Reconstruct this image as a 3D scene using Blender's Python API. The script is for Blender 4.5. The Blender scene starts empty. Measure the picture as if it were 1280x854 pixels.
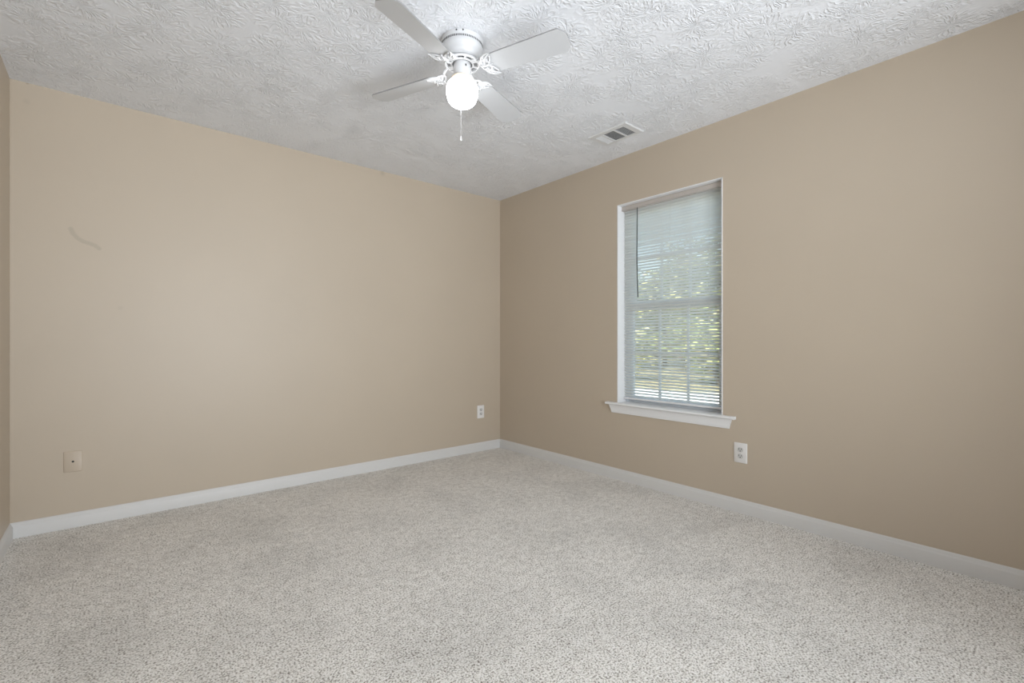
import bpy, bmesh, math, random
from mathutils import Vector, Matrix
random.seed(7)
scene = bpy.context.scene
C = scene.collection
PI = math.pi

# ------------------------------------------------------------------ camera
XR, YF, XL, YB = 2.922, 3.619, -0.415, -0.75     # inner faces: right wall, far wall, left wall, back wall
H = 2.44
EYE = 1.046
cam_d = bpy.data.cameras.new('camera'); cam = bpy.data.objects.new('camera', cam_d); C.objects.link(cam)
cam.location = (0, 0, EYE); cam.rotation_euler = (PI/2, 0, -math.radians(40.38))
cam_d.sensor_width = 36; cam_d.lens = 36*587/1280; cam_d.clip_start = 0.02; cam_d.clip_end = 500
scene.camera = cam

# ------------------------------------------------------------------ world, sun, lights, exposure
w = bpy.data.worlds.new('world'); scene.world = w; w.use_nodes = True
nt = w.node_tree; nt.nodes.clear()
sky = nt.nodes.new('ShaderNodeTexSky'); sky.sky_type = 'NISHITA'; sky.sun_disc = False
sky.sun_elevation = math.radians(42); sky.sun_rotation = math.radians(250); sky.air_density = 1.2; sky.dust_density = 2.0
bg = nt.nodes.new('ShaderNodeBackground'); bg.inputs['Strength'].default_value = 0.60
wo = nt.nodes.new('ShaderNodeOutputWorld')
nt.links.new(sky.outputs[0], bg.inputs[0]); nt.links.new(bg.outputs[0], wo.inputs[0])
sl = bpy.data.lights.new('sun', 'SUN'); sl.energy = 8.5; sl.angle = math.radians(1.0); sl.color = (1.0, 0.95, 0.86)
so = bpy.data.objects.new('sun', sl); C.objects.link(so)
so.rotation_euler = Vector((0.75, 0.25, -0.72)).to_track_quat('-Z', 'Y').to_euler()
def area(name, loc, direction, sx, sy, energy, color, spread=180):
    l = bpy.data.lights.new(name, 'AREA'); l.shape = 'RECTANGLE'; l.size = sx; l.size_y = sy
    l.energy = energy; l.color = color
    o = bpy.data.objects.new(name, l); C.objects.link(o); o.location = loc
    l.spread = math.radians(spread)
    o.rotation_euler = Vector(direction).to_track_quat('-Z', 'Y').to_euler()
    return o
# added fill light, unseen, shining through the opening in the wall behind the camera
area('fill_light', (1.03, YB-0.30, 1.15), (-0.02, 1, 0.32), 2.0, 2.0, 74, (0.88, 0.94, 1.0), 128)
GLOBE = 98.0
scene.view_settings.view_transform = 'Standard'; scene.view_settings.look = 'None'
scene.view_settings.exposure = -0.13; scene.view_settings.gamma = 1.0; scene.view_settings.use_curve_mapping = False

# ------------------------------------------------------------------ materials
def mat(name, col, rough=0.5, metal=0.0, spec=0.5):
    m = bpy.data.materials.new(name); m.use_nodes = True
    b = m.node_tree.nodes['Principled BSDF']
    b.inputs['Base Color'].default_value = (*col, 1); b.inputs['Roughness'].default_value = rough
    b.inputs['Metallic'].default_value = metal; b.inputs['Specular IOR Level'].default_value = spec
    return m
class NG:
    def __init__(s, m): s.t = m.node_tree; s.b = s.t.nodes['Principled BSDF']
    def n(s, kind, **kw):
        x = s.t.nodes.new(kind)
        for k, v in kw.items(): setattr(x, k, v)
        return x
    def l(s, a, b): s.t.links.new(a, b)
    def val(s, sock, v):
        if hasattr(v, 'is_output'): s.l(v, sock)
        else: sock.default_value = v
    def math(s, op, a, b=0.0, c=None, clamp=False):
        x = s.n('ShaderNodeMath', operation=op, use_clamp=clamp)
        s.val(x.inputs[0], a); s.val(x.inputs[1], b)
        if c is not None: s.val(x.inputs[2], c)
        return x.outputs[0]
    def noise(s, vec, scale, detail=2.0, rough=0.5, dist=0.0):
        x = s.n('ShaderNodeTexNoise'); s.l(vec, x.inputs['Vector'])
        x.inputs['Scale'].default_value = scale; x.inputs['Detail'].default_value = detail
        x.inputs['Roughness'].default_value = rough; x.inputs['Distortion'].default_value = dist
        return x.outputs['Fac']
    def ramp(s, fac, stops):
        x = s.n('ShaderNodeValToRGB'); s.l(fac, x.inputs[0]); e = x.color_ramp.elements
        while len(e) < len(stops): e.new(0.5)
        for el, (p, c) in zip(e, stops): el.position = p; el.color = (*c, 1)
        return x.outputs[0]
    def bump(s, h, strength, dist, normal=None):
        x = s.n('ShaderNodeBump'); s.l(h, x.inputs['Height'])
        x.inputs['Strength'].default_value = strength; x.inputs['Distance'].default_value = dist
        if normal: s.l(normal, x.inputs['Normal'])
        return x.outputs[0]
    def pos(s): return s.n('ShaderNodeNewGeometry').outputs['Position']

WALL_COL = (0.535, 0.452, 0.355)
def wall_paint(name, marks=None):
    m = mat(name, WALL_COL, 0.44, spec=0.45); g = NG(m); p = g.pos()
    col = g.ramp(g.noise(p, 1.7, 2), [(0.3, tuple(c*0.985 for c in WALL_COL)), (0.7, tuple(c*1.015 for c in WALL_COL))])
    if marks:
        sep = g.n('ShaderNodeSeparateXYZ'); g.l(p, sep.inputs[0])
        total = None
        for kind, data in marks:
            if kind == 'spot':
                cx, cz, r, a = data
                dx = g.math('SUBTRACT', sep.outputs[0], cx); dz = g.math('SUBTRACT', sep.outputs[2], cz)
                d = g.math('SQRT', g.math('ADD', g.math('MULTIPLY', dx, dx), g.math('MULTIPLY', dz, dz)))
                v = g.math('MULTIPLY', g.math('SUBTRACT', 1.0, g.math('DIVIDE', d, r), clamp=True), a, clamp=True)
            else:                                   # stroke: soft band along a polyline
                pts, wd, a = data; best = None
                for (ax, az), (bx_, bz) in zip(pts, pts[1:]):
                    ex, ez = bx_-ax, bz-az; L2 = ex*ex+ez*ez
                    px = g.math('SUBTRACT', sep.outputs[0], ax); pz = g.math('SUBTRACT', sep.outputs[2], az)
                    tt = g.math('DIVIDE', g.math('ADD', g.math('MULTIPLY', px, ex), g.math('MULTIPLY', pz, ez)), L2, clamp=True)
                    qx = g.math('SUBTRACT', px, g.math('MULTIPLY', tt, ex)); qz = g.math('SUBTRACT', pz, g.math('MULTIPLY', tt, ez))
                    dd = g.math('SQRT', g.math('ADD', g.math('MULTIPLY', qx, qx), g.math('MULTIPLY', qz, qz)))
                    best = dd if best is None else g.math('MINIMUM', best, dd)
                v = g.math('MULTIPLY', g.math('MULTIPLY', g.math('SUBTRACT', 1.0, g.math('DIVIDE', best, wd), clamp=True), 1.8, clamp=True), a)
            total = v if total is None else g.math('MAXIMUM', total, v)
        mx = g.n('ShaderNodeMix', data_type='RGBA'); g.l(total, mx.inputs[0]); g.l(col, mx.inputs[6])
        mx.inputs[7].default_value = (0.36, 0.31, 0.24, 1); col = mx.outputs[2]
    g.l(col, g.b.inputs['Base Color'])
    g.l(g.bump(g.noise(p, 160, 2), 0.12, 0.001), g.b.inputs['Normal'])
    return m
M_wall = wall_paint('beige_wall_paint')
M_wallfar = wall_paint('beige_wall_paint_scuffed', [
    ('stroke', ([(-0.179, 1.680), (-0.170, 1.655), (-0.152, 1.632), (-0.128, 1.616), (-0.100, 1.608), (-0.078, 1.600), (-0.060, 1.585)], 0.015, 0.42)),
    ('spot', (-0.353, 2.338, 0.02, 0.25)), ('spot', (1.684, 2.425, 0.03, 0.5)), ('spot', (0.034, 1.245, 0.02, 0.2)),
    ('spot', (-0.35, 2.437, 0.008, 1.0))])

# stomp brushed ceiling: strokes fan out from the centre of every brush print
M_ceil = mat('stomp_textured_ceiling', (0.82, 0.83, 0.855), 0.75, spec=0.2)
g = NG(M_ceil); P = g.pos()
def stomp(offset, scale, nang):
    mp = g.n('ShaderNodeMapping'); g.l(P, mp.inputs[0]); mp.inputs['Location'].default_value = offset
    mp.inputs['Scale'].default_value = (1, 1, 0)
    v = g.n('ShaderNodeTexVoronoi', voronoi_dimensions='2D', feature='F1'); g.l(mp.outputs[0], v.inputs['Vector'])
    v.inputs['Scale'].default_value = scale; v.inputs['Randomness'].default_value = 0.85
    sub = g.n('ShaderNodeVectorMath', operation='SUBTRACT'); g.l(mp.outputs[0], sub.inputs[0]); g.l(v.outputs['Position'], sub.inputs[1])
    s = g.n('ShaderNodeSeparateXYZ'); g.l(sub.outputs[0], s.inputs[0])
    wob = g.math('MULTIPLY', g.math('SUBTRACT', g.noise(P, 16, 2), 0.5), 0.7)
    ang = g.math('ADD', g.math('ARCTAN2', s.outputs[1], s.outputs[0]), wob)
    ln = g.n('ShaderNodeVectorMath', operation='LENGTH'); g.l(sub.outputs[0], ln.inputs[0]); r = ln.outputs['Value']
    cs = g.n('ShaderNodeSeparateColor'); g.l(v.outputs['Color'], cs.inputs[0])
    cb = g.n('ShaderNodeCombineXYZ'); g.l(g.math('MULTIPLY', ang, nang), cb.inputs[0])
    g.l(g.math('MULTIPLY', r, 24.0), cb.inputs[1]); g.l(g.math('MULTIPLY', cs.outputs[0], 50.0), cb.inputs[2])
    n = g.noise(cb.outputs[0], 1.0, 1.0, 0.4)
    ridge = g.math('MULTIPLY', g.math('SUBTRACT', 1.0, g.math('MULTIPLY', g.math('ABSOLUTE', g.math('SUBTRACT', n, 0.5)), 7.0)), 1.0, clamp=True)
    inn = g.math('DIVIDE', r, 0.03, clamp=True)
    out = g.math('DIVIDE', g.math('SUBTRACT', 0.62/scale, r), 0.05, clamp=True)
    return g.math('MULTIPLY', g.math('MULTIPLY', ridge, inn), out)
h = g.math('MAXIMUM', stomp((0.13, 0.31, 0), 4.8, 4.6), stomp((3.71, 1.17, 0), 4.2, 4.2))
mask = g.n('ShaderNodeMapRange'); g.l(g.noise(P, 5, 2), mask.inputs[0]); mask.inputs[1].default_value = 0.38; mask.inputs[2].default_value = 0.62
mask.inputs[3].default_value = 0.6
h = g.math('MULTIPLY', h, mask.outputs[0])
h2 = g.math('MULTIPLY_ADD', g.noise(P, 60, 2), 0.09, h)
g.l(g.bump(h2, 0.75, 0.0045), g.b.inputs['Normal'])

# carpet
M_carpet = mat('beige_twist_carpet', (0.5, 0.47, 0.42), 0.95, spec=0.1)
g = NG(M_carpet); P = g.pos()
f = g.noise(P, 150, 3, 0.65)
f3 = g.noise(P, 28, 2, 0.5)
mixf = g.math('ADD', g.math('MULTIPLY', f, 0.85), g.math('MULTIPLY', f3, 0.15))
colr = g.ramp(mixf, [(0.355, (0.13, 0.11, 0.09)), (0.425, (0.46, 0.43, 0.385)), (0.505, (0.86, 0.83, 0.785)), (0.59, (1.0, 0.98, 0.95))])
big = g.ramp(g.noise(P, 2.6, 4, 0.6, 0.6), [(0.3, (0.86, 0.86, 0.86)), (0.55, (1, 1, 1))])
mx = g.n('ShaderNodeMix', data_type='RGBA', blend_type='MULTIPLY'); mx.inputs[0].default_value = 1
g.l(colr, mx.inputs[6]); g.l(big, mx.inputs[7]); g.l(mx.outputs[2], g.b.inputs['Base Color'])
g.b.inputs['Sheen Weight'].default_value = 0.15
g.l(g.bump(mixf, 0.5, 0.005), g.b.inputs['Normal'])

M_trim = mat('white_semi_gloss_trim', (0.86, 0.86, 0.86), 0.35)
M_base = mat('off_white_baseboard_paint', (0.69, 0.68, 0.665), 0.4)
M_vinyl = mat('white_window_vinyl', (0.70, 0.74, 0.78), 0.4)
M_slat = mat('white_vinyl_slat', (0.86, 0.87, 0.87), 0.35)
M_rail = mat('light_taupe_headrail', (0.52, 0.47, 0.43), 0.4)
M_brail = mat('pale_bottom_rail', (0.80, 0.79, 0.79), 0.4)
M_cord = mat('white_cord', (0.72, 0.72, 0.70), 0.7)
M_wand = mat('dark_grey_wand', (0.07, 0.08, 0.08), 0.3)
M_fan = mat('white_fan_enamel', (0.64, 0.64, 0.645), 0.3)
M_blade = mat('white_fan_blade', (0.60, 0.605, 0.615), 0.42)
g = NG(M_blade); g.l(g.bump(g.noise(g.pos(), 60, 2), 0.05, 0.001), g.b.inputs['Normal'])
M_bedge = mat('grey_blade_edge', (0.28, 0.28, 0.28), 0.5)
M_dark = mat('dark_gap', (0.03, 0.03, 0.03), 0.8)
M_duct = mat('grey_duct', (0.22, 0.22, 0.22), 0.8)
M_vent = mat('white_vent_enamel', (0.72, 0.72, 0.72), 0.35)
M_plate = mat('white_plastic_plate', (0.80, 0.78, 0.76), 0.3)
M_recept = mat('white_receptacle', (0.62, 0.61, 0.59), 0.35)
M_coax = mat('beige_painted_plate', (0.565, 0.475, 0.375), 0.4)
M_screw = mat('painted_screw', (0.62, 0.60, 0.57), 0.3, 0.3)
M_globe = mat('lit_opal_glass', (0.9, 0.88, 0.84), 0.2)
M_globe.node_tree.nodes['Principled BSDF'].inputs['Emission Color'].default_value = (0.93, 0.965, 1.0, 1)
M_globe.node_tree.nodes['Principled BSDF'].inputs['Emission Strength'].default_value = 1.0
M_brass = mat('warm_lamp_fitter', (0.80, 0.66, 0.50), 0.35)
# thin window glass: mostly clear with a fresnel reflection
M_glass = bpy.data.materials.new('window_glass'); M_glass.use_nodes = True
t = M_glass.node_tree; t.nodes.clear()
tr = t.nodes.new('ShaderNodeBsdfTransparent'); tr.inputs[0].default_value = (0.93, 0.96, 0.95, 1)
gl = t.nodes.new('ShaderNodeBsdfGlossy'); gl.inputs['Roughness'].default_value = 0.02
fr = t.nodes.new('ShaderNodeFresnel'); fr.inputs[0].default_value = 1.45
ms = t.nodes.new('ShaderNodeMixShader'); oo = t.nodes.new('ShaderNodeOutputMaterial')
t.links.new(fr.outputs[0], ms.inputs[0]); t.links.new(tr.outputs[0], ms.inputs[1]); t.links.new(gl.outputs[0], ms.inputs[2]); t.links.new(ms.outputs[0], oo.inputs[0])
t = M_slat.node_tree; ts = t.nodes.new('ShaderNodeBsdfTranslucent'); ts.inputs[0].default_value = (0.96, 0.96, 0.93, 1)
mxs = t.nodes.new('ShaderNodeMixShader'); mxs.inputs[0].default_value = 0.62; oo = t.nodes['Material Output']
t.links.new(t.nodes['Principled BSDF'].outputs[0], mxs.inputs[1]); t.links.new(ts.outputs[0], mxs.inputs[2]); t.links.new(mxs.outputs[0], oo.inputs[0])
# outdoors
M_ground = mat('pale_dry_ground', (0.62, 0.58, 0.50), 0.9)
g = NG(M_ground); P = g.pos()
sepg = g.n('ShaderNodeSeparateXYZ'); g.l(P, sepg.inputs[0])
edge = g.math('DIVIDE', g.math('SUBTRACT', g.math('MULTIPLY_ADD', g.noise(P, 0.6, 3), 3.0, sepg.outputs[0]), 14.2), 0.8, clamp=True)
pale = g.ramp(g.noise(P, 0.35, 5, 0.65), [(0.30, (0.50, 0.47, 0.40)), (0.42, (0.64, 0.61, 0.56)), (0.7, (0.72, 0.70, 0.66))])
litter = g.ramp(g.noise(P, 4.0, 5, 0.7), [(0.35, (0.14, 0.11, 0.06)), (0.5, (0.34, 0.29, 0.15)), (0.65, (0.48, 0.42, 0.28))])
mg = g.n('ShaderNodeMix', data_type='RGBA'); g.l(edge, mg.inputs[0]); g.l(pale, mg.inputs[6]); g.l(litter, mg.inputs[7])
g.l(mg.outputs[2], g.b.inputs['Base Color'])
M_leaf = mat('yellow_green_leaves', (0.3, 0.33, 0.08), 0.6)
g = NG(M_leaf)
inf = g.n('ShaderNodeNewGeometry')
g.l(g.ramp(inf.outputs['Random Per Island'], [(0.0, (0.16, 0.22, 0.07)), (0.4, (0.34, 0.38, 0.12)), (0.75, (0.60, 0.56, 0.20)), (1.0, (0.70, 0.62, 0.42))]), g.b.inputs['Base Color'])
M_bark = mat('grey_brown_bark', (0.17, 0.14, 0.11), 0.9)
g = NG(M_bark); g.l(g.bump(g.noise(g.pos(), 25, 4), 0.6, 0.02), g.b.inputs['Normal'])

# ------------------------------------------------------------------ mesh helpers
def bx(bm, x0, x1, y0, y1, z0, z1, M=None):
    vs = [bm.verts.new((x, y, z)) for x in (x0, x1) for y in (y0, y1) for z in (z0, z1)]
    if M is not None:
        for v in vs: v.co = M @ v.co
    a, b, c, d, e, f, g_, h_ = vs
    for q in ((a, b, d, c), (e, g_, h_, f), (a, e, f, b), (c, d, h_, g_), (a, c, g_, e), (b, f, h_, d)): bm.faces.new(q)
    return vs
def prism(bm, pts, d0, d1, fn):
    """closed 2-D outline pts swept from d0 to d1; fn(u, v, d) -> xyz"""
    a = [bm.verts.new(fn(u, v, d0)) for u, v in pts]; b = [bm.verts.new(fn(u, v, d1)) for u, v in pts]
    n = len(pts)
    for i in range(n): bm.faces.new((a[i], a[(i+1) % n], b[(i+1) % n], b[i]))
    bm.faces.new(a[::-1]); bm.faces.new(b)
def tube(bm, pts, r, seg=8, closed=False):
    pts = [Vector(p) for p in pts]; n = len(pts); rings = []
    rr = r if isinstance(r, (list, tuple)) else [r]*n
    up = None
    for i, p in enumerate(pts):
        if closed: d = pts[(i+1) % n]-pts[i-1]
        else: d = pts[min(i+1, n-1)]-pts[max(i-1, 0)]
        d.normalize()
        if up is None: up = d.orthogonal().normalized()
        up = (up-d*up.dot(d)).normalized(); s = d.cross(up)
        rings.append([bm.verts.new(p+up*(math.cos(2*PI*k/seg)*rr[i])+s*(math.sin(2*PI*k/seg)*rr[i])) for k in range(seg)])
    for i in range(n if closed else n-1):
        A, B = rings[i], rings[(i+1) % n]
        for k in range(seg): bm.faces.new((A[k], A[(k+1) % seg], B[(k+1) % seg], B[k]))
    if not closed: bm.faces.new(rings[0][::-1]); bm.faces.new(rings[-1])
def lathe(bm, prof, seg=64, M=None):
    rings = []
    for r, z in prof:
        if r < 1e-6: rings.append([bm.verts.new((0, 0, z))])
        else: rings.append([bm.verts.new((r*math.cos(2*PI*k/seg), r*math.sin(2*PI*k/seg), z)) for k in range(seg)])
    for A, B in zip(rings, rings[1:]):
        for k in range(seg):
            k2 = (k+1) % seg
            if len(A) == 1 and len(B) > 1: bm.faces.new((A[0], B[k], B[k2]))
            elif len(B) == 1 and len(A) > 1: bm.faces.new((A[k], B[0], A[k2]))
            elif len(A) > 1: bm.faces.new((A[k], B[k], B[k2], A[k2]))
    if M is not None:
        for rg in rings:
            for v in rg: v.co = M @ v.co
def obj(name, bm, m, parent=None, smooth=False, bevel=0.0, loc=None, seg=2):
    bmesh.ops.recalc_face_normals(bm, faces=bm.faces)
    me = bpy.data.meshes.new(name); bm.to_mesh(me); bm.free()
    for mm in (m if isinstance(m, (list, tuple)) else [m]): me.materials.append(mm)
    if smooth:
        for p in me.polygons: p.use_smooth = True
        me.set_sharp_from_angle(angle=math.radians(38))
    o = bpy.data.objects.new(name, me); C.objects.link(o)
    if parent: o.parent = parent
    if loc: o.location = loc
    if bevel:
        b = o.modifiers.new('bevel', 'BEVEL'); b.width = bevel; b.segments = seg; b.limit_method = 'ANGLE'; b.angle_limit = math.radians(40)
        for p in me.polygons: p.use_smooth = True
        me.set_sharp_from_angle(angle=math.radians(60))
    return o
def nb(): return bmesh.new()
def tag(o, label, cat, group=None, kind=None):
    o['label'] = label; o['category'] = cat
    if group: o['group'] = group
    if kind: o['kind'] = kind
    return o
def thing(name, label, cat, loc, rot=(0, 0, 0), group=None):
    o = bpy.data.objects.new(name, None); C.objects.link(o); o.empty_display_size = 0.05
    o.location = loc; o.rotation_euler = rot
    return tag(o, label, cat, group)
def struct(name, bm, m, label, cat, bevel=0.0, smooth=False):
    return tag(obj(name, bm, m, None, smooth, bevel), label, cat, None, 'structure')

# ------------------------------------------------------------------ room shell
T = 0.16
WY0, WY1, WZ0, WZ1 = 1.393, 2.197, 0.584, 2.078            # window opening in the right wall
b = nb(); bx(b, XL-T, XR+T, YB-1.4, YF+T, -0.15, 0)
struct('floor', b, M_carpet, 'beige grey speckled carpet covering the whole floor', 'floor')
b = nb(); bx(b, XL-T, XR+T, YB-1.4, YF+T, H, H+0.15)
struct('ceiling', b, M_ceil, 'white ceiling with stomped brush texture above the room', 'ceiling')
b = nb(); bx(b, XL-T, XR+T, YF, YF+T, 0, H)
struct('wall_far', b, M_wallfar, 'long beige wall on the left of the picture with a small curved scuff', 'wall')
b = nb(); bx(b, XL-T, XL, YB-1.4, YF, 0, H)
struct('wall_left', b, M_wall, 'narrow strip of pale beige wall at the left edge of the picture', 'wall')
b = nb()
bx(b, XR, XR+T, YB-1.4, WY0, 0, H); bx(b, XR, XR+T, WY1, YF, 0, H)
bx(b, XR, XR+T, WY0, WY1, 0, WZ0-0.02); bx(b, XR, XR+T, WY0, WY1, WZ1, H)
struct('wall_right', b, M_wall, 'beige wall on the right with the window in it', 'wall')
b = nb()                                                     # back wall; its wide opening is added to let the fill light in
bx(b, XL, -0.25, YB-0.12, YB, 0, H); bx(b, 2.1, XR, YB-0.12, YB, 0, H); bx(b, -0.25, 2.1, YB-0.12, YB, 2.3, H)
struct('wall_back', b, M_wall, 'beige wall behind the camera with a wide opening added for the fill light', 'wall')
b = nb(); bx(b, XL-T, XR+T, YB-1.4-T, YB-1.4, 0, H)  # unseen end wall, closes the added space that holds the fill light
struct('wall_behind_fill', b, M_wall, 'end wall of the added fill light space behind the camera', 'wall')

# baseboards with an ogee top
BP = [(0, 0), (0.013, 0), (0.013, 0.058), (0.0115, 0.063), (0.0085, 0.066), (0.0075, 0.071), (0.005, 0.077), (0.002, 0.0815), (0, 0.082)]
b = nb(); prism(b, BP, XL, XR, lambda u, v, d: (d, YF-u, v))
struct('baseboard_far', b, M_base, 'white baseboard along the foot of the long left-hand beige wall', 'baseboard', smooth=True)
b = nb(); prism(b, BP, YB, YF-0.0131, lambda u, v, d: (XR-u, d, v))
struct('baseboard_right', b, M_base, 'white baseboard along the wall below the window', 'baseboard', smooth=True)
b = nb(); prism(b, BP, YB, YF-0.0131, lambda u, v, d: (XL+u, d, v))
struct('baseboard_left', b, M_base, 'short piece of white baseboard at the left edge of the picture', 'baseboard', smooth=True)

# ------------------------------------------------------------------ window
win = thing('window_1', 'white double-hung window with divided panes in the right wall', 'window', (XR, (WY0+WY1)/2, WZ0)); win['kind'] = 'structure'
def wobj(name, bm, m, parent, bevel=0.0, smooth=False, base=(XR, (WY0+WY1)/2, WZ0)):
    """geometry is written in room coordinates, moved to the parent's own frame"""
    off = Vector(base)
    for v in bm.verts: v.co -= off
    return obj(name, bm, m, parent, smooth, bevel)
b = nb(); J = 0.006; xo = XR-0.003
bx(b, xo, XR+T, WY0-J+0.004, WY0+0.004, WZ0, WZ1); bx(b, xo, XR+T, WY1-0.004, WY1+J-0.004, WZ0, WZ1)
bx(b, xo, XR+T, WY0-J+0.004, WY1+J-0.004, WZ1-0.004, WZ1+J-0.004)
wobj('jamb_liner', b, M_trim, win)
b = nb()                                                     # stool: board with a rounded nose and ears past the opening
nose = [(0, -0.018), (-0.034, -0.018), (-0.040, -0.015), (-0.043, -0.009), (-0.040, -0.003), (-0.034, 0), (0, 0)]
prism(b, nose, WY0-0.085, WY1+0.090, lambda u, v, d: (XR+u, d, WZ0+v))
bx(b, XR-0.001, XR+T-0.03, WY0+0.004, WY1-0.004, WZ0-0.018, WZ0)
wobj('window_stool', b, M_trim, win, smooth=True)
b = nb()                                                     # apron with mitred ends
ya0, ya1 = WY0-0.062, WY1+0.068
for i, (z0, z1, t0, t1, ins0, ins1) in enumerate([(-0.018, -0.062, 0.022, 0.013, 0, 0.013), (-0.062, -0.080, 0.013, 0.008, 0.013, 0.017)]):
    vs = [(XR, ya0+ins0, WZ0+z0), (XR, ya1-ins0, WZ0+z0), (XR-t0, ya1-ins0, WZ0+z0), (XR-t0, ya0+ins0, WZ0+z0),
          (XR, ya0+ins1, WZ0+z1), (XR, ya1-ins1, WZ0+z1), (XR-t1, ya1-ins1, WZ0+z1), (XR-t1, ya0+ins1, WZ0+z1)]
    q = [b.verts.new(v) for v in vs]
    for f_ in ((0, 1, 2, 3), (4, 7, 6, 5), (0, 4, 5, 1), (3, 2, 6, 7), (0, 3, 7, 4), (1, 5, 6, 2)): b.faces.new([q[k] for k in f_])
wobj('window_apron', b, M_trim, win)
fx0, fx1 = XR+0.105, XR+T-0.005
b = nb()
bx(b, fx0-0.01, fx1, WY0+0.004, WY0+0.034, WZ0, WZ1-0.004); bx(b, fx0-0.01, fx1, WY1-0.034, WY1-0.004, WZ0, WZ1-0.004)
bx(b, fx0-0.01, fx1, WY0+0.034, WY1-0.034, WZ0, WZ0+0.012); bx(b, fx0-0.01, fx1, WY0+0.034, WY1-0.034, WZ1-0.03, WZ1-0.004)
wobj('window_frame', b, M_vinyl, win, bevel=0.002)
MID = 1.315
def sash(z0, z1, x0, x1, rail_b, rail_t):
    b = nb(); ya, yb = WY0+0.034, WY1-0.034; st = 0.036
    bx(b, x0, x1, ya, ya+st, z0, z1); bx(b, x0, x1, yb-st, yb, z0, z1)
    bx(b, x0, x1, ya+st, yb-st, z0, z0+rail_b); bx(b, x0, x1, ya+st, yb-st, z1-rail_t, z1)
    s = wobj('sash', b, M_vinyl, win, bevel=0.002)
    b = nb(); xm = (x0+x1)/2; gz0, gz1 = z0+rail_b, z1-rail_t; wd = yb-ya-2*st
    for k in (1, 2):
        yc = ya+st+wd*k/3; bx(b, xm-0.007, xm+0.007, yc-0.008, yc+0.008, gz0, gz1)
    zc = (gz0+gz1)/2; bx(b, xm-0.0065, xm+0.0065, ya+st, yb-st, zc-0.008, zc+0.008)
    wobj('muntin_grid', b, M_vinyl, s)
    b = nb(); bx(b, xm-0.002, xm+0.002, ya+st-0.003, yb-st+0.003, gz0-0.003, gz1+0.003)
    wobj('glass_pane', b, M_glass, s)
sash(WZ0+0.012, MID+0.022, fx0-0.005, fx0+0.020, 0.028, 0.034)
sash(MID-0.022, WZ1-0.03, fx0+0.021, fx0+0.044, 0.040, 0.034)

# ------------------------------------------------------------------ mini blind
bl = thing('window_blind', 'white mini blind with thin horizontal slats hanging in the window', 'blind', (2.985, (WY0+WY1)/2, WZ1-0.004))
BB = (2.985, (WY0+WY1)/2, WZ1-0.004)
SX = 2.996; y0, y1 = WY0+0.009, WY1-0.008
b = nb(); hz1 = WZ1-0.005; hz0 = hz1-0.030
bx(b, 2.963, 3.012, y0-0.003, y1+0.002, hz0, hz1)
bx(b, 2.960, 3.014, y0-0.003, y1+0.002, hz0-0.003, hz0)
wobj('headrail', b, M_rail, bl, bevel=0.0015, base=BB)
b = nb(); pitch = 0.0208; tilt = math.radians(38); zt = hz0-0.014; nsl = 0; z = zt
sw = 0.025
while z > WZ0+0.040:
    jt = random.uniform(-0.012, 0.012); a = tilt+jt; dz = random.uniform(-0.0003, 0.0003)
    top = []; bot = []
    for k in range(6):
        s = -sw/2+sw*k/5; crown = 0.0017*(1-(2*s/sw)**2)
        for off, L in ((0.0, bot), (0.0003, top)):
            c_ = crown+off
            # s<0: room side, which is the high edge
            X = SX+s*math.cos(a)+c_*math.sin(a); Z = z+dz-s*math.sin(a)+c_*math.cos(a)
            L.append((X, Z))
    prism(b, bot+top[::-1], y0, y1, lambda u, v, d: (u, d, v))
    z -= pitch; nsl += 1
wobj('slats', b, M_slat, bl, smooth=True, base=BB)
zlast = z+pitch
b = nb(); bx(b, SX-0.013, SX+0.013, y0, y1, zlast-0.027, zlast-0.015)
wobj('bottom_rail', b, M_brail, bl, bevel=0.002, base=BB)
for fy in (0.14, 0.5, 0.86):
    yc = y0+(y1-y0)*fy
    b = nb()
    dx = sw/2*math.cos(tilt)+0.0008
    tube(b, [(SX-dx, yc, hz0), (SX-dx, yc, zlast-0.016)], 0.0005, 6)
    tube(b, [(SX+dx, yc, hz0), (SX+dx, yc, zlast-0.016)], 0.0005, 6)
    tube(b, [(SX, yc+0.004, hz0), (SX, yc+0.004, zlast-0.016)], 0.0006, 6)
    wobj('ladder_cord', b, M_cord, bl, base=BB)
b = nb(); wy = 2.052
zz = [hz0+0.004, hz0-0.02, 1.85, 1.65, 1.48, 1.375]; yy = [wy, wy, wy+0.002, wy+0.003, wy-0.001, wy-0.006]
tube(b, [(2.965, yy[i], zz[i]) for i in range(6)], [0.0026, 0.0038, 0.0042, 0.0042, 0.0042, 0.0046], 8)
w_ = wobj('tilt_wand', b, M_wand, bl, smooth=True, base=BB); w_['label'] = 'dark grey tilt wand'

# ------------------------------------------------------------------ ceiling fan
FX, FY = 1.239, 1.815
fan = thing('ceiling_fan', 'white four-blade hugger ceiling fan with a lit globe light', 'ceiling fan', (FX, FY, H))
zz = lambda z: z-H
b = nb()
prof = [(0.001, 2.4395), (0.0975, 2.4395), (0.098, 2.430), (0.0965, 2.424), (0.0955, 2.420), (0.0955, 2.408), (0.098, 2.401), (0.0985, 2.393), (0.0965, 2.386),
        (0.092, 2.382), (0.0895, 2.377), (0.088, 2.369), (0.085, 2.361), (0.080, 2.354), (0.073, 2.350), (0.065, 2.348), (0.001, 2.347)]
lathe(b, [(r, zz(z)) for r, z in prof], 96)
hs = obj('motor_housing', b, M_fan, fan, smooth=True)
b = nb()
for k in range(72):
    a = 2*PI*k/72; M = Matrix.Rotation(a, 4, 'Z')
    bx(b, 0.0930, 0.0960, -0.0022, 0.0022, zz(2.4095), zz(2.4185), M)
obj('cooling_slots', b, M_dark, hs)
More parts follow.
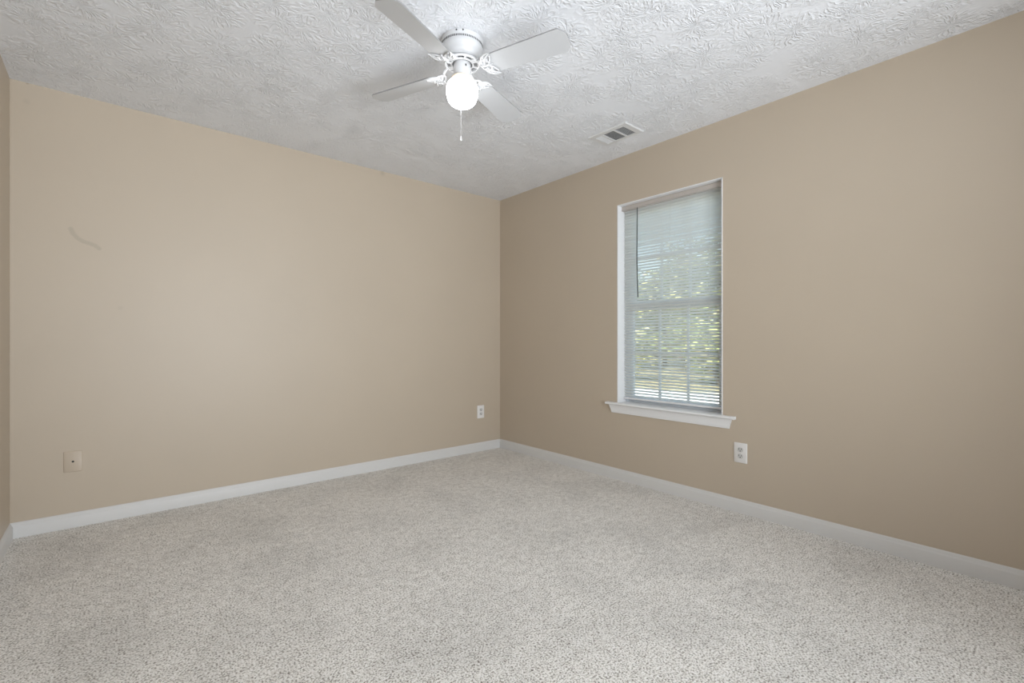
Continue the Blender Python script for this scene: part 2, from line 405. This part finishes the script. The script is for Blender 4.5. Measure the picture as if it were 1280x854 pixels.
for a in (-139, -122, 60):
    b = nb(); M = Matrix.Rotation(math.radians(a), 4, 'Z')@Matrix.Translation((0.0965, 0, zz(2.4335)))@Matrix.Rotation(PI/2, 4, 'Y')
    lathe(b, [(0, 0.004), (0.003, 0.004), (0.0038, 0.0), (0, 0)], 12, M)
    obj('mounting_screw', b, M_dark, hs)
b = nb()                                                     # rotating ring under the motor
R1 = 0.077; zr = zz(2.336)
tube(b, [(R1*math.cos(2*PI*k/64), R1*math.sin(2*PI*k/64), zr) for k in range(64)], 0.0055, 10, True)
tube(b, [(0.05*math.cos(2*PI*k/64), 0.05*math.sin(2*PI*k/64), zr) for k in range(64)], 0.005, 10, True)
for k in range(8):
    a = math.radians(-27.6+45*k); wd = 0.013 if k % 2 == 0 else 0.005
    bx(b, 0.047, 0.078, -wd, wd, zr-0.004, zr+0.0045, Matrix.Rotation(a, 4, 'Z'))
hub = obj('blade_hub', b, M_fan, fan, smooth=True)
b = nb(); lathe(b, [(0.0, zr+0.0065), (0.071, zr+0.0065), (0.071, zr+0.0105), (0.0, zr+0.0105)], 48)
o_ = obj('rotor_plate', b, M_duct, fan)
b = nb()                                                     # switch housing cup
lathe(b, [(r, zz(z)) for r, z in [(0.001, 2.345), (0.034, 2.345), (0.039, 2.341), (0.0405, 2.334), (0.0405, 2.290), (0.040, 2.283), (0.038, 2.278), (0.037, 2.272), (0.037, 2.266), (0.001, 2.266)]], 64)
sh = obj('switch_housing', b, M_fan, fan, smooth=True)
b = nb()
M = Matrix.Rotation(math.radians(-100), 4, 'Z')
bx(b, 0.0395, 0.0425, -0.0025, 0.0025, zz(2.309), zz(2.318), M)
obj('reverse_switch', b, M_dark, sh)
b = nb()
lathe(b, [(r, zz(z)) for r, z in [(0.030, 2.270), (0.046, 2.272), (0.050, 2.268), (0.050, 2.261), (0.046, 2.260), (0.044, 2.266), (0.030, 2.266)]], 64)
fit = obj('lamp_fitter', b, M_brass, fan, smooth=True); fit['label'] = 'warm coloured collar holding the globe'
b = nb()
gp = [(0.043, 2.264), (0.046, 2.259), (0.054, 2.254), (0.063, 2.247), (0.069, 2.238), (0.0725, 2.227), (0.074, 2.214), (0.074, 2.203), (0.072, 2.190), (0.069, 2.177),
      (0.064, 2.164), (0.056, 2.153), (0.046, 2.146), (0.032, 2.141), (0.016, 2.139), (0.0, 2.1385)]
lathe(b, [(r, zz(z)) for r, z in gp], 64)
gb = obj('glass_globe', b, M_globe, fan, smooth=True); gb['label'] = 'lit opal white glass globe'
M_globe.node_tree.nodes['Principled BSDF'].inputs['Emission Strength'].default_value = GLOBE/10.0
# pull chain: hangs from the switch housing past the globe
b = nb(); ca = math.radians(60); cxr = 0.0
nb_ = 60; zc0, zc1 = 2.300, 2.060
cp = (0.081*math.cos(ca), 0.081*math.sin(ca))
tube(b, [(0.043*math.cos(ca), 0.043*math.sin(ca), zz(2.318)), (0.060*math.cos(ca), 0.060*math.sin(ca), zz(2.318)), (0.074*math.cos(ca), 0.074*math.sin(ca), zz(2.314)), (cp[0], cp[1], zz(2.300)), (cp[0], cp[1], zz(2.037))], 0.0006, 6)
ch = obj('pull_chain', b, M_fan, fan)
b = nb(); lathe(b, [(0, 0.0), (0.0022, -0.001), (0.003, -0.008), (0.0052, -0.020), (0.0055, -0.024), (0.003, -0.027), (0, -0.0275)], 16, Matrix.Translation((cp[0], cp[1], zz(2.039))))
obj('chain_pull', b, M_fan, ch, smooth=True)

def blade_outline():
    pts = []
    r0, r1 = 0.140, 0.526
    def hw(r): return 0.050+0.0145*((r-r0)/(r1-r0))
    up = [(r0, 0.034), (r0+0.012, 0.046), (r0+0.03, hw(r0+0.03))]
    up += [(r0+0.03+(r1-0.032-r0-0.03)*k/6, hw(r0+0.03+(r1-0.032-r0-0.03)*k/6)) for k in range(1, 7)]
    up += [(r1-0.026, 0.0615), (r1-0.006, 0.040), (r1-0.001, 0.034), (r1, 0.026)]
    return up+[(r, -w) for r, w in up[::-1]]
PITCH = math.radians(12)
BZ = 2.300
def make_blade():
    b = nb(); prism(b, blade_outline(), -0.003, 0.003, lambda u, v, d: (u, v, d))
    bmesh.ops.recalc_face_normals(b, faces=b.faces)
    for f_ in b.faces: f_.material_index = 0 if abs(f_.normal.z) > 0.5 else 1
    return b
def arcp(p0, p1, p2, n=10):
    p0, p1, p2 = Vector(p0), Vector(p1), Vector(p2)
    return [p0*(1-t)**2+p1*2*t*(1-t)+p2*t*t for t in [k/(n-1) for k in range(n)]]
def make_iron():
    """blade bracket: arm dropping from the hub, scroll pair and a winged openwork plate under the blade root"""
    b = nb(); zh = zr+BZ*0; dz0 = (2.336-BZ)                 # hub height over blade centre plane
    # in the blade's own frame (origin fan axis at blade height)
    tube(b, arcp((0.072, 0, dz0), (0.100, 0, dz0-0.006), (0.118, 0, -0.004)), [0.0075]*4+[0.0065]*6, 8)
    for s in (-1, 1):
        tube(b, arcp((0.098, 0.002*s, 0.008), (0.112, 0.040*s, 0.0), (0.140, 0.028*s, -0.007)), 0.0048, 8)
        tube(b, arcp((0.140, 0.028*s, -0.007), (0.160, 0.020*s, -0.007), (0.150, 0.006*s, -0.007)), 0.0045, 8)
        tube(b, arcp((0.118, 0.014*s, -0.005), (0.122, 0.062*s, -0.007), (0.178, 0.060*s, -0.007)), [0.0045]*5+[0.004, 0.0036, 0.003, 0.0024, 0.0015], 8)
        tube(b, arcp((0.140, 0.028*s, -0.007), (0.146, 0.044*s, -0.007), (0.178, 0.060*s, -0.007)), [0.0042]*6+[0.0036, 0.003, 0.0024, 0.0015], 8)
        tube(b, arcp((0.150, 0.006*s, -0.007), (0.165, 0.022*s, -0.007), (0.172, 0.046*s, -0.007)), 0.0036, 8)
        tube(b, arcp((0.128, 0.010*s, -0.005), (0.136, 0.030*s, -0.006), (0.142, 0.050*s, -0.007)), 0.0036, 8)
    tube(b, arcp((0.112, 0, -0.003), (0.135, 0, -0.007), (0.165, 0, -0.007)), [0.006]*6+[0.0055, 0.005, 0.004, 0.0025], 8)
    # three screws into the blade
    for (sx, sy) in ((0.156, 0), (0.150, 0.030), (0.150, -0.030)):
        lathe(b, [(0, -0.0125), (0.003, -0.0115), (0.0045, -0.0095), (0.0045, -0.003), (0, -0.003)], 12, Matrix.Translation((sx, sy, 0)))
    return b
blade0 = None
for k in range(4):
    ang = math.radians(-27.6-0.0+90*k)
    bl_loc = (0, 0, zz(BZ))
    # clockwise edge (local -y) is the high edge
    Rm = Matrix.Rotation(ang+math.radians(-40.38), 4, 'Z')@Matrix.Rotation(-PITCH, 4, 'X')
    if blade0 is None:
        blade0 = obj('fan_blade', make_blade(), [M_blade, M_bedge], fan)
        iron0 = obj('blade_bracket', make_iron(), M_fan, fan, smooth=True)
        bd, ir = blade0, iron0
    else:
        bd, ir = blade0.copy(), iron0.copy(); C.objects.link(bd); C.objects.link(ir); bd.parent = fan; ir.parent = fan
    for o_ in (bd, ir): o_.matrix_local = Matrix.Translation(bl_loc)@Rm
hub.rotation_euler.z = math.radians(-40.38)

# ------------------------------------------------------------------ ceiling register
vx0, vx1, vy0, vy1 = 2.473, 2.678, 1.800, 2.110
vent = thing('ceiling_vent', 'white metal three-section air vent in the ceiling near the window wall', 'vent', ((vx0+vx1)/2, (vy0+vy1)/2, H))
VB = ((vx0+vx1)/2, (vy0+vy1)/2, H)
secs = [(1.843, 1.911), (1.923, 2.009), (2.021, 2.072)]
ox0, ox1 = 2.511, 2.649
b = nb(); zt_, zb_ = H-0.0002, H-0.007
def ringbox(x0, x1, y0, y1): bx(b, x0, x1, y0, y1, zb_, zt_)
ringbox(vx0+0.006, ox0, vy0+0.006, vy1-0.006); ringbox(ox1, vx1-0.006, vy0+0.006, vy1-0.006)
ringbox(ox0, ox1, vy0+0.006, secs[0][0]); ringbox(ox0, ox1, secs[2][1], vy1-0.006)
ringbox(ox0, ox1, secs[0][1], secs[1][0]); ringbox(ox0, ox1, secs[1][1], secs[2][0])
# sloping outer lip
inn = [(vx0+0.006, vy0+0.006), (vx1-0.006, vy0+0.006), (vx1-0.006, vy1-0.006), (vx0+0.006, vy1-0.006)]
out_ = [(vx0, vy0), (vx1, vy0), (vx1, vy1), (vx0, vy1)]
vi = [b.verts.new((x, y, zb_)) for x, y in inn]; vo = [b.verts.new((x, y, zt_-0.002)) for x, y in out_]; vt = [b.verts.new((x, y, zt_)) for x, y in out_]
for i in range(4):
    j = (i+1) % 4; b.faces.new((vi[i], vi[j], vo[j], vo[i])); b.faces.new((vo[i], vo[j], vt[j], vt[i]))
wobj('vent_frame', b, M_vent, vent, base=VB)
b = nb(); bx(b, ox0, ox1, secs[0][0], secs[2][1], H-0.0010, H-0.0003)
wobj('duct_opening', b, M_duct, vent, base=VB)
def louvre(b, axis, c, lo, hi, tiltd):
    a = math.radians(tiltd); wv = 0.0062
    p = [(-wv/2, -0.0004), (wv/2, -0.0004), (wv/2, 0.0004), (-wv/2, 0.0004)]
    q = [(u*math.cos(a)-v*math.sin(a), u*math.sin(a)+v*math.cos(a)) for u, v in p]
    if axis == 'y': prism(b, q, lo, hi, lambda u, v, d: (c+u, d, H-0.0042+v))
    else: prism(b, q, lo, hi, lambda u, v, d: (d, c+u, H-0.0042+v))
for si, (s0, s1) in enumerate(secs):
    b = nb()
    if si == 1:
        n = 13
        for k in range(n): louvre(b, 'y', ox0+(k+0.5)*(ox1-ox0)/n, s0, s1, 28)
    else:
        n = 7 if si == 0 else 6
        for k in range(n): louvre(b, 'x', s0+(k+0.5)*(s1-s0)/n, ox0, ox1, 45 if si == 0 else -42)
    wobj('louvers', b, M_vent, vent, base=VB)

# ------------------------------------------------------------------ wall plates
def rounded(w_, h_, r=0.004, n=4):
    pts = []
    for cx, cz, a0 in ((w_/2-r, h_/2-r, 0), (-w_/2+r, h_/2-r, 90), (-w_/2+r, -h_/2+r, 180), (w_/2-r, -h_/2+r, 270)):
        for k in range(n+1):
            a = math.radians(a0+90*k/n); pts.append((cx+r*math.cos(a), cz+r*math.sin(a)))
    return pts
def plate(bm, w_, h_):
    """local frame: plate in x-z, front towards -y"""
    o0 = rounded(w_, h_); o1 = rounded(w_-0.006, h_-0.006)
    a = [bm.verts.new((x, -0.0003, z)) for x, z in o0]; b_ = [bm.verts.new((x, -0.003, z)) for x, z in o0]; c_ = [bm.verts.new((x, -0.006, z)) for x, z in o1]
    n = len(a)
    for i in range(n):
        j = (i+1) % n; bm.faces.new((a[i], a[j], b_[j], b_[i])); bm.faces.new((b_[i], b_[j], c_[j], c_[i]))
    bm.faces.new(a[::-1]); bm.faces.new(c_)
def disc(bm, x, z, r, y0, y1, seg=20, sx=1.0, flat=None):
    pts = []
    for k in range(seg):
        a = 2*PI*k/seg; px, pz = r*math.cos(a)*sx, r*math.sin(a)
        if flat: pz = max(-flat, min(flat, pz))
        pts.append((x+px, z+pz))
    prism(bm, pts, y0, y1, lambda u, v, d: (u, d, v))
def outlet(loc, rz, label, group):
    t = thing('wall_outlet', label, 'outlet', loc, (0, 0, rz), group)
    b = nb(); plate(b, 0.079, 0.122); cp_ = obj('cover_plate', b, M_plate, t, smooth=True)
    for s in (1, -1):
        zc = 0.0195*s
        b = nb(); disc(b, 0, zc, 0.0170, -0.0052, -0.0072, 32, flat=0.0140); r_ = obj('receptacle', b, M_recept, t, smooth=True)
        b = nb()
        bx(b, -0.0082, -0.0052, -0.0078, -0.0066, zc-0.001, zc+0.0088); bx(b, 0.0052, 0.0082, -0.0078, -0.0066, zc-0.000, zc+0.0080)
        disc(b, 0, zc-0.0075, 0.0032, -0.0066, -0.0078, 14)
        obj('socket_slots', b, M_dark, r_)
    b = nb(); disc(b, 0, 0, 0.003, -0.0055, -0.0070, 14); obj('screw', b, M_screw, t)
    return t
outlet((XR, 1.280, 0.366), -PI/2, 'white duplex power outlet on the right wall below the window sill', 'power outlets')
outlet((2.683, YF, 0.374), 0, 'small white power outlet on the far wall close to the room corner', 'power outlets')
t = thing('cable_plate', 'beige square cable wall plate with a dark centre hole, low on the left', 'wall plate', (-0.170, YF, 0.370))
b = nb(); plate(b, 0.078, 0.116); obj('cover_plate', b, M_coax, t, smooth=True)
b = nb(); disc(b, 0, 0, 0.0055, -0.0055, -0.0063, 18); j_ = obj('cable_hole', b, M_dark, t); j_['label'] = 'dark round cable hole'
for s in (1, -1):
    b = nb(); disc(b, 0, 0.030*s, 0.003, -0.0055, -0.0068, 14); obj('screw', b, M_coax, t)

# ------------------------------------------------------------------ outdoors, seen between the slats
GZ = -0.45
b = nb(); bx(b, XR+T+0.01, 90, -50, 70, GZ-0.2, GZ)
struct('ground', b, M_ground, 'pale dry ground outside the window', 'ground')
def make_tree(seed, hgt, rad):
    rnd = random.Random(seed)
    t = thing('leafy_tree', 'yellow-green leafy tree seen through the slats of the window blind', 'tree', (0, 0, GZ), group='trees outside the window')
    b = nb(); pts = [(0, 0, -0.05), (0.05, 0.02, hgt*0.25), (-0.04, 0.06, hgt*0.5), (0.02, 0, hgt*0.85)]
    tube(b, pts, [0.16, 0.13, 0.09, 0.02], 9)
    tips = []
    for k in range(16):
        z0 = hgt*rnd.uniform(0.06, 0.75); a = rnd.uniform(0, 2*PI); L = rad*rnd.uniform(0.5, 1.0)
        e = (math.cos(a)*L, math.sin(a)*L, z0+L*rnd.uniform(0.2, 0.7)); tips.append(e)
        tube(b, [(0, 0, z0), (e[0]*0.5, e[1]*0.5, z0+(e[2]-z0)*0.35), e], [0.05, 0.03, 0.01], 6)
    obj('trunk', b, M_bark, t, smooth=True)
    verts, faces = [], []
    cl = tips+[(rnd.uniform(-.3, .3), rnd.uniform(-.3, .3), hgt*f_) for f_ in (0.6, 0.8, 0.95)]
    for c_ in cl:
        for _ in range(330):
            R = rad*0.42*rnd.random()**0.4; th = rnd.uniform(0, 2*PI); u = rnd.uniform(-1, 1)
            p = Vector(c_)+Vector((math.cos(th)*math.sqrt(1-u*u), math.sin(th)*math.sqrt(1-u*u), u*0.8))*R
            q = Matrix.Rotation(rnd.uniform(0, 2*PI), 3, 'Z')@Matrix.Rotation(rnd.uniform(-1, 1), 3, 'X')
            s = rnd.uniform(0.08, 0.17); i0 = len(verts)
            for lx, ly, lz in ((-s, 0, 0), (0, -s*0.45, s*0.12), (s, 0, 0), (0, s*0.45, s*0.12)): verts.append(p+q@Vector((lx, ly, lz)))
            faces.append((i0, i0+1, i0+2, i0+3))
    me = bpy.data.meshes.new('foliage'); me.from_pydata(verts, [], faces); me.materials.append(M_leaf)
    o = bpy.data.objects.new('foliage', me); C.objects.link(o); o.parent = t
    return t
protos = [make_tree(1, 6.2, 2.3), make_tree(2, 5.4, 2.1)]
spots = [(26, 1.0), (20, 4.0), (26.5, 8.2), (20, 9.6), (26, 16.0), (20.5, 15.0), (26.5, 23.0), (20.5, 21.0),
         (33, 4.0), (33.5, 11.0), (33, 18.5), (33.5, 26.0), (40, 8.0), (40, 15.0), (40, 23.0), (40, 31.0),
         (50, 9.0), (50, 18.5), (50, 28.0), (50, 37.5), (60, 22.0), (60, 34.0)]
for i, (x, y) in enumerate(spots):
    src = protos[i % 2]
    if i < 2: t = src
    else:
        t = src.copy(); C.objects.link(t)
        for ch in src.children:
            c_ = ch.copy(); C.objects.link(c_); c_.parent = t
    t.location = (x, y, GZ); t.rotation_euler.z = i*1.3; sc = 0.9+0.06*((i*5) % 4)+(0.25 if i > 11 else 0)+(0.35 if i > 15 else 0); t.scale = (sc, sc, sc)

def make_bush(seed, kind):
    rnd = random.Random(seed)
    t = thing('leafy_shrub', 'low yellow-green shrub under the trees seen through the window blind', 'shrub', (0, 0, GZ), group='shrubs outside the window')
    b = nb()
    verts, faces = [], []
    for k in range(9):
        a = rnd.uniform(0, 2*PI); L = rnd.uniform(0.2, 0.8)
        e = (math.cos(a)*L, math.sin(a)*L, rnd.uniform(0.6, 1.3))
        tube(b, [(0, 0, -0.02), (e[0]*0.4, e[1]*0.4, e[2]*0.5), e], [0.025, 0.018, 0.006], 6)
        for _ in range(300):
            R = 0.62*rnd.random()**0.4; th = rnd.uniform(0, 2*PI); u = rnd.uniform(-1, 1)
            p = Vector(e)+Vector((math.cos(th)*math.sqrt(1-u*u), math.sin(th)*math.sqrt(1-u*u), u))*R
            p.z = max(p.z, 0.06)
            q = Matrix.Rotation(rnd.uniform(0, 2*PI), 3, 'Z')@Matrix.Rotation(rnd.uniform(-1, 1), 3, 'X')
            s = rnd.uniform(0.06, 0.12); i0 = len(verts)
            for lx, ly, lz in ((-s, 0, 0), (0, -s*0.45, s*0.12), (s, 0, 0), (0, s*0.45, s*0.12)): verts.append(p+q@Vector((lx, ly, lz)))
            faces.append((i0, i0+1, i0+2, i0+3))
    obj('stems', b, M_bark, t, smooth=True)
    me = bpy.data.meshes.new('foliage'); me.from_pydata(verts, [], faces); me.materials.append(M_leaf)
    o = bpy.data.objects.new('foliage', me); C.objects.link(o); o.parent = t
    return t
bush = make_bush(11, 0)
n = 0
for row, (X0, off) in enumerate(((15.2, 0.0),)):
    for k in range(8):
        t = bush if n == 0 else bush.copy()
        if n:
            C.objects.link(t)
            for ch in bush.children:
                c_ = ch.copy(); C.objects.link(c_); c_.parent = t
        sc = 1.12+0.12*((n*7) % 5)/4
        t.location = (X0+0.25*((n*3) % 4), 1.0+off+k*3.3, GZ); t.rotation_euler.z = n*2.1; t.scale = (sc, sc, sc*0.95); n += 1
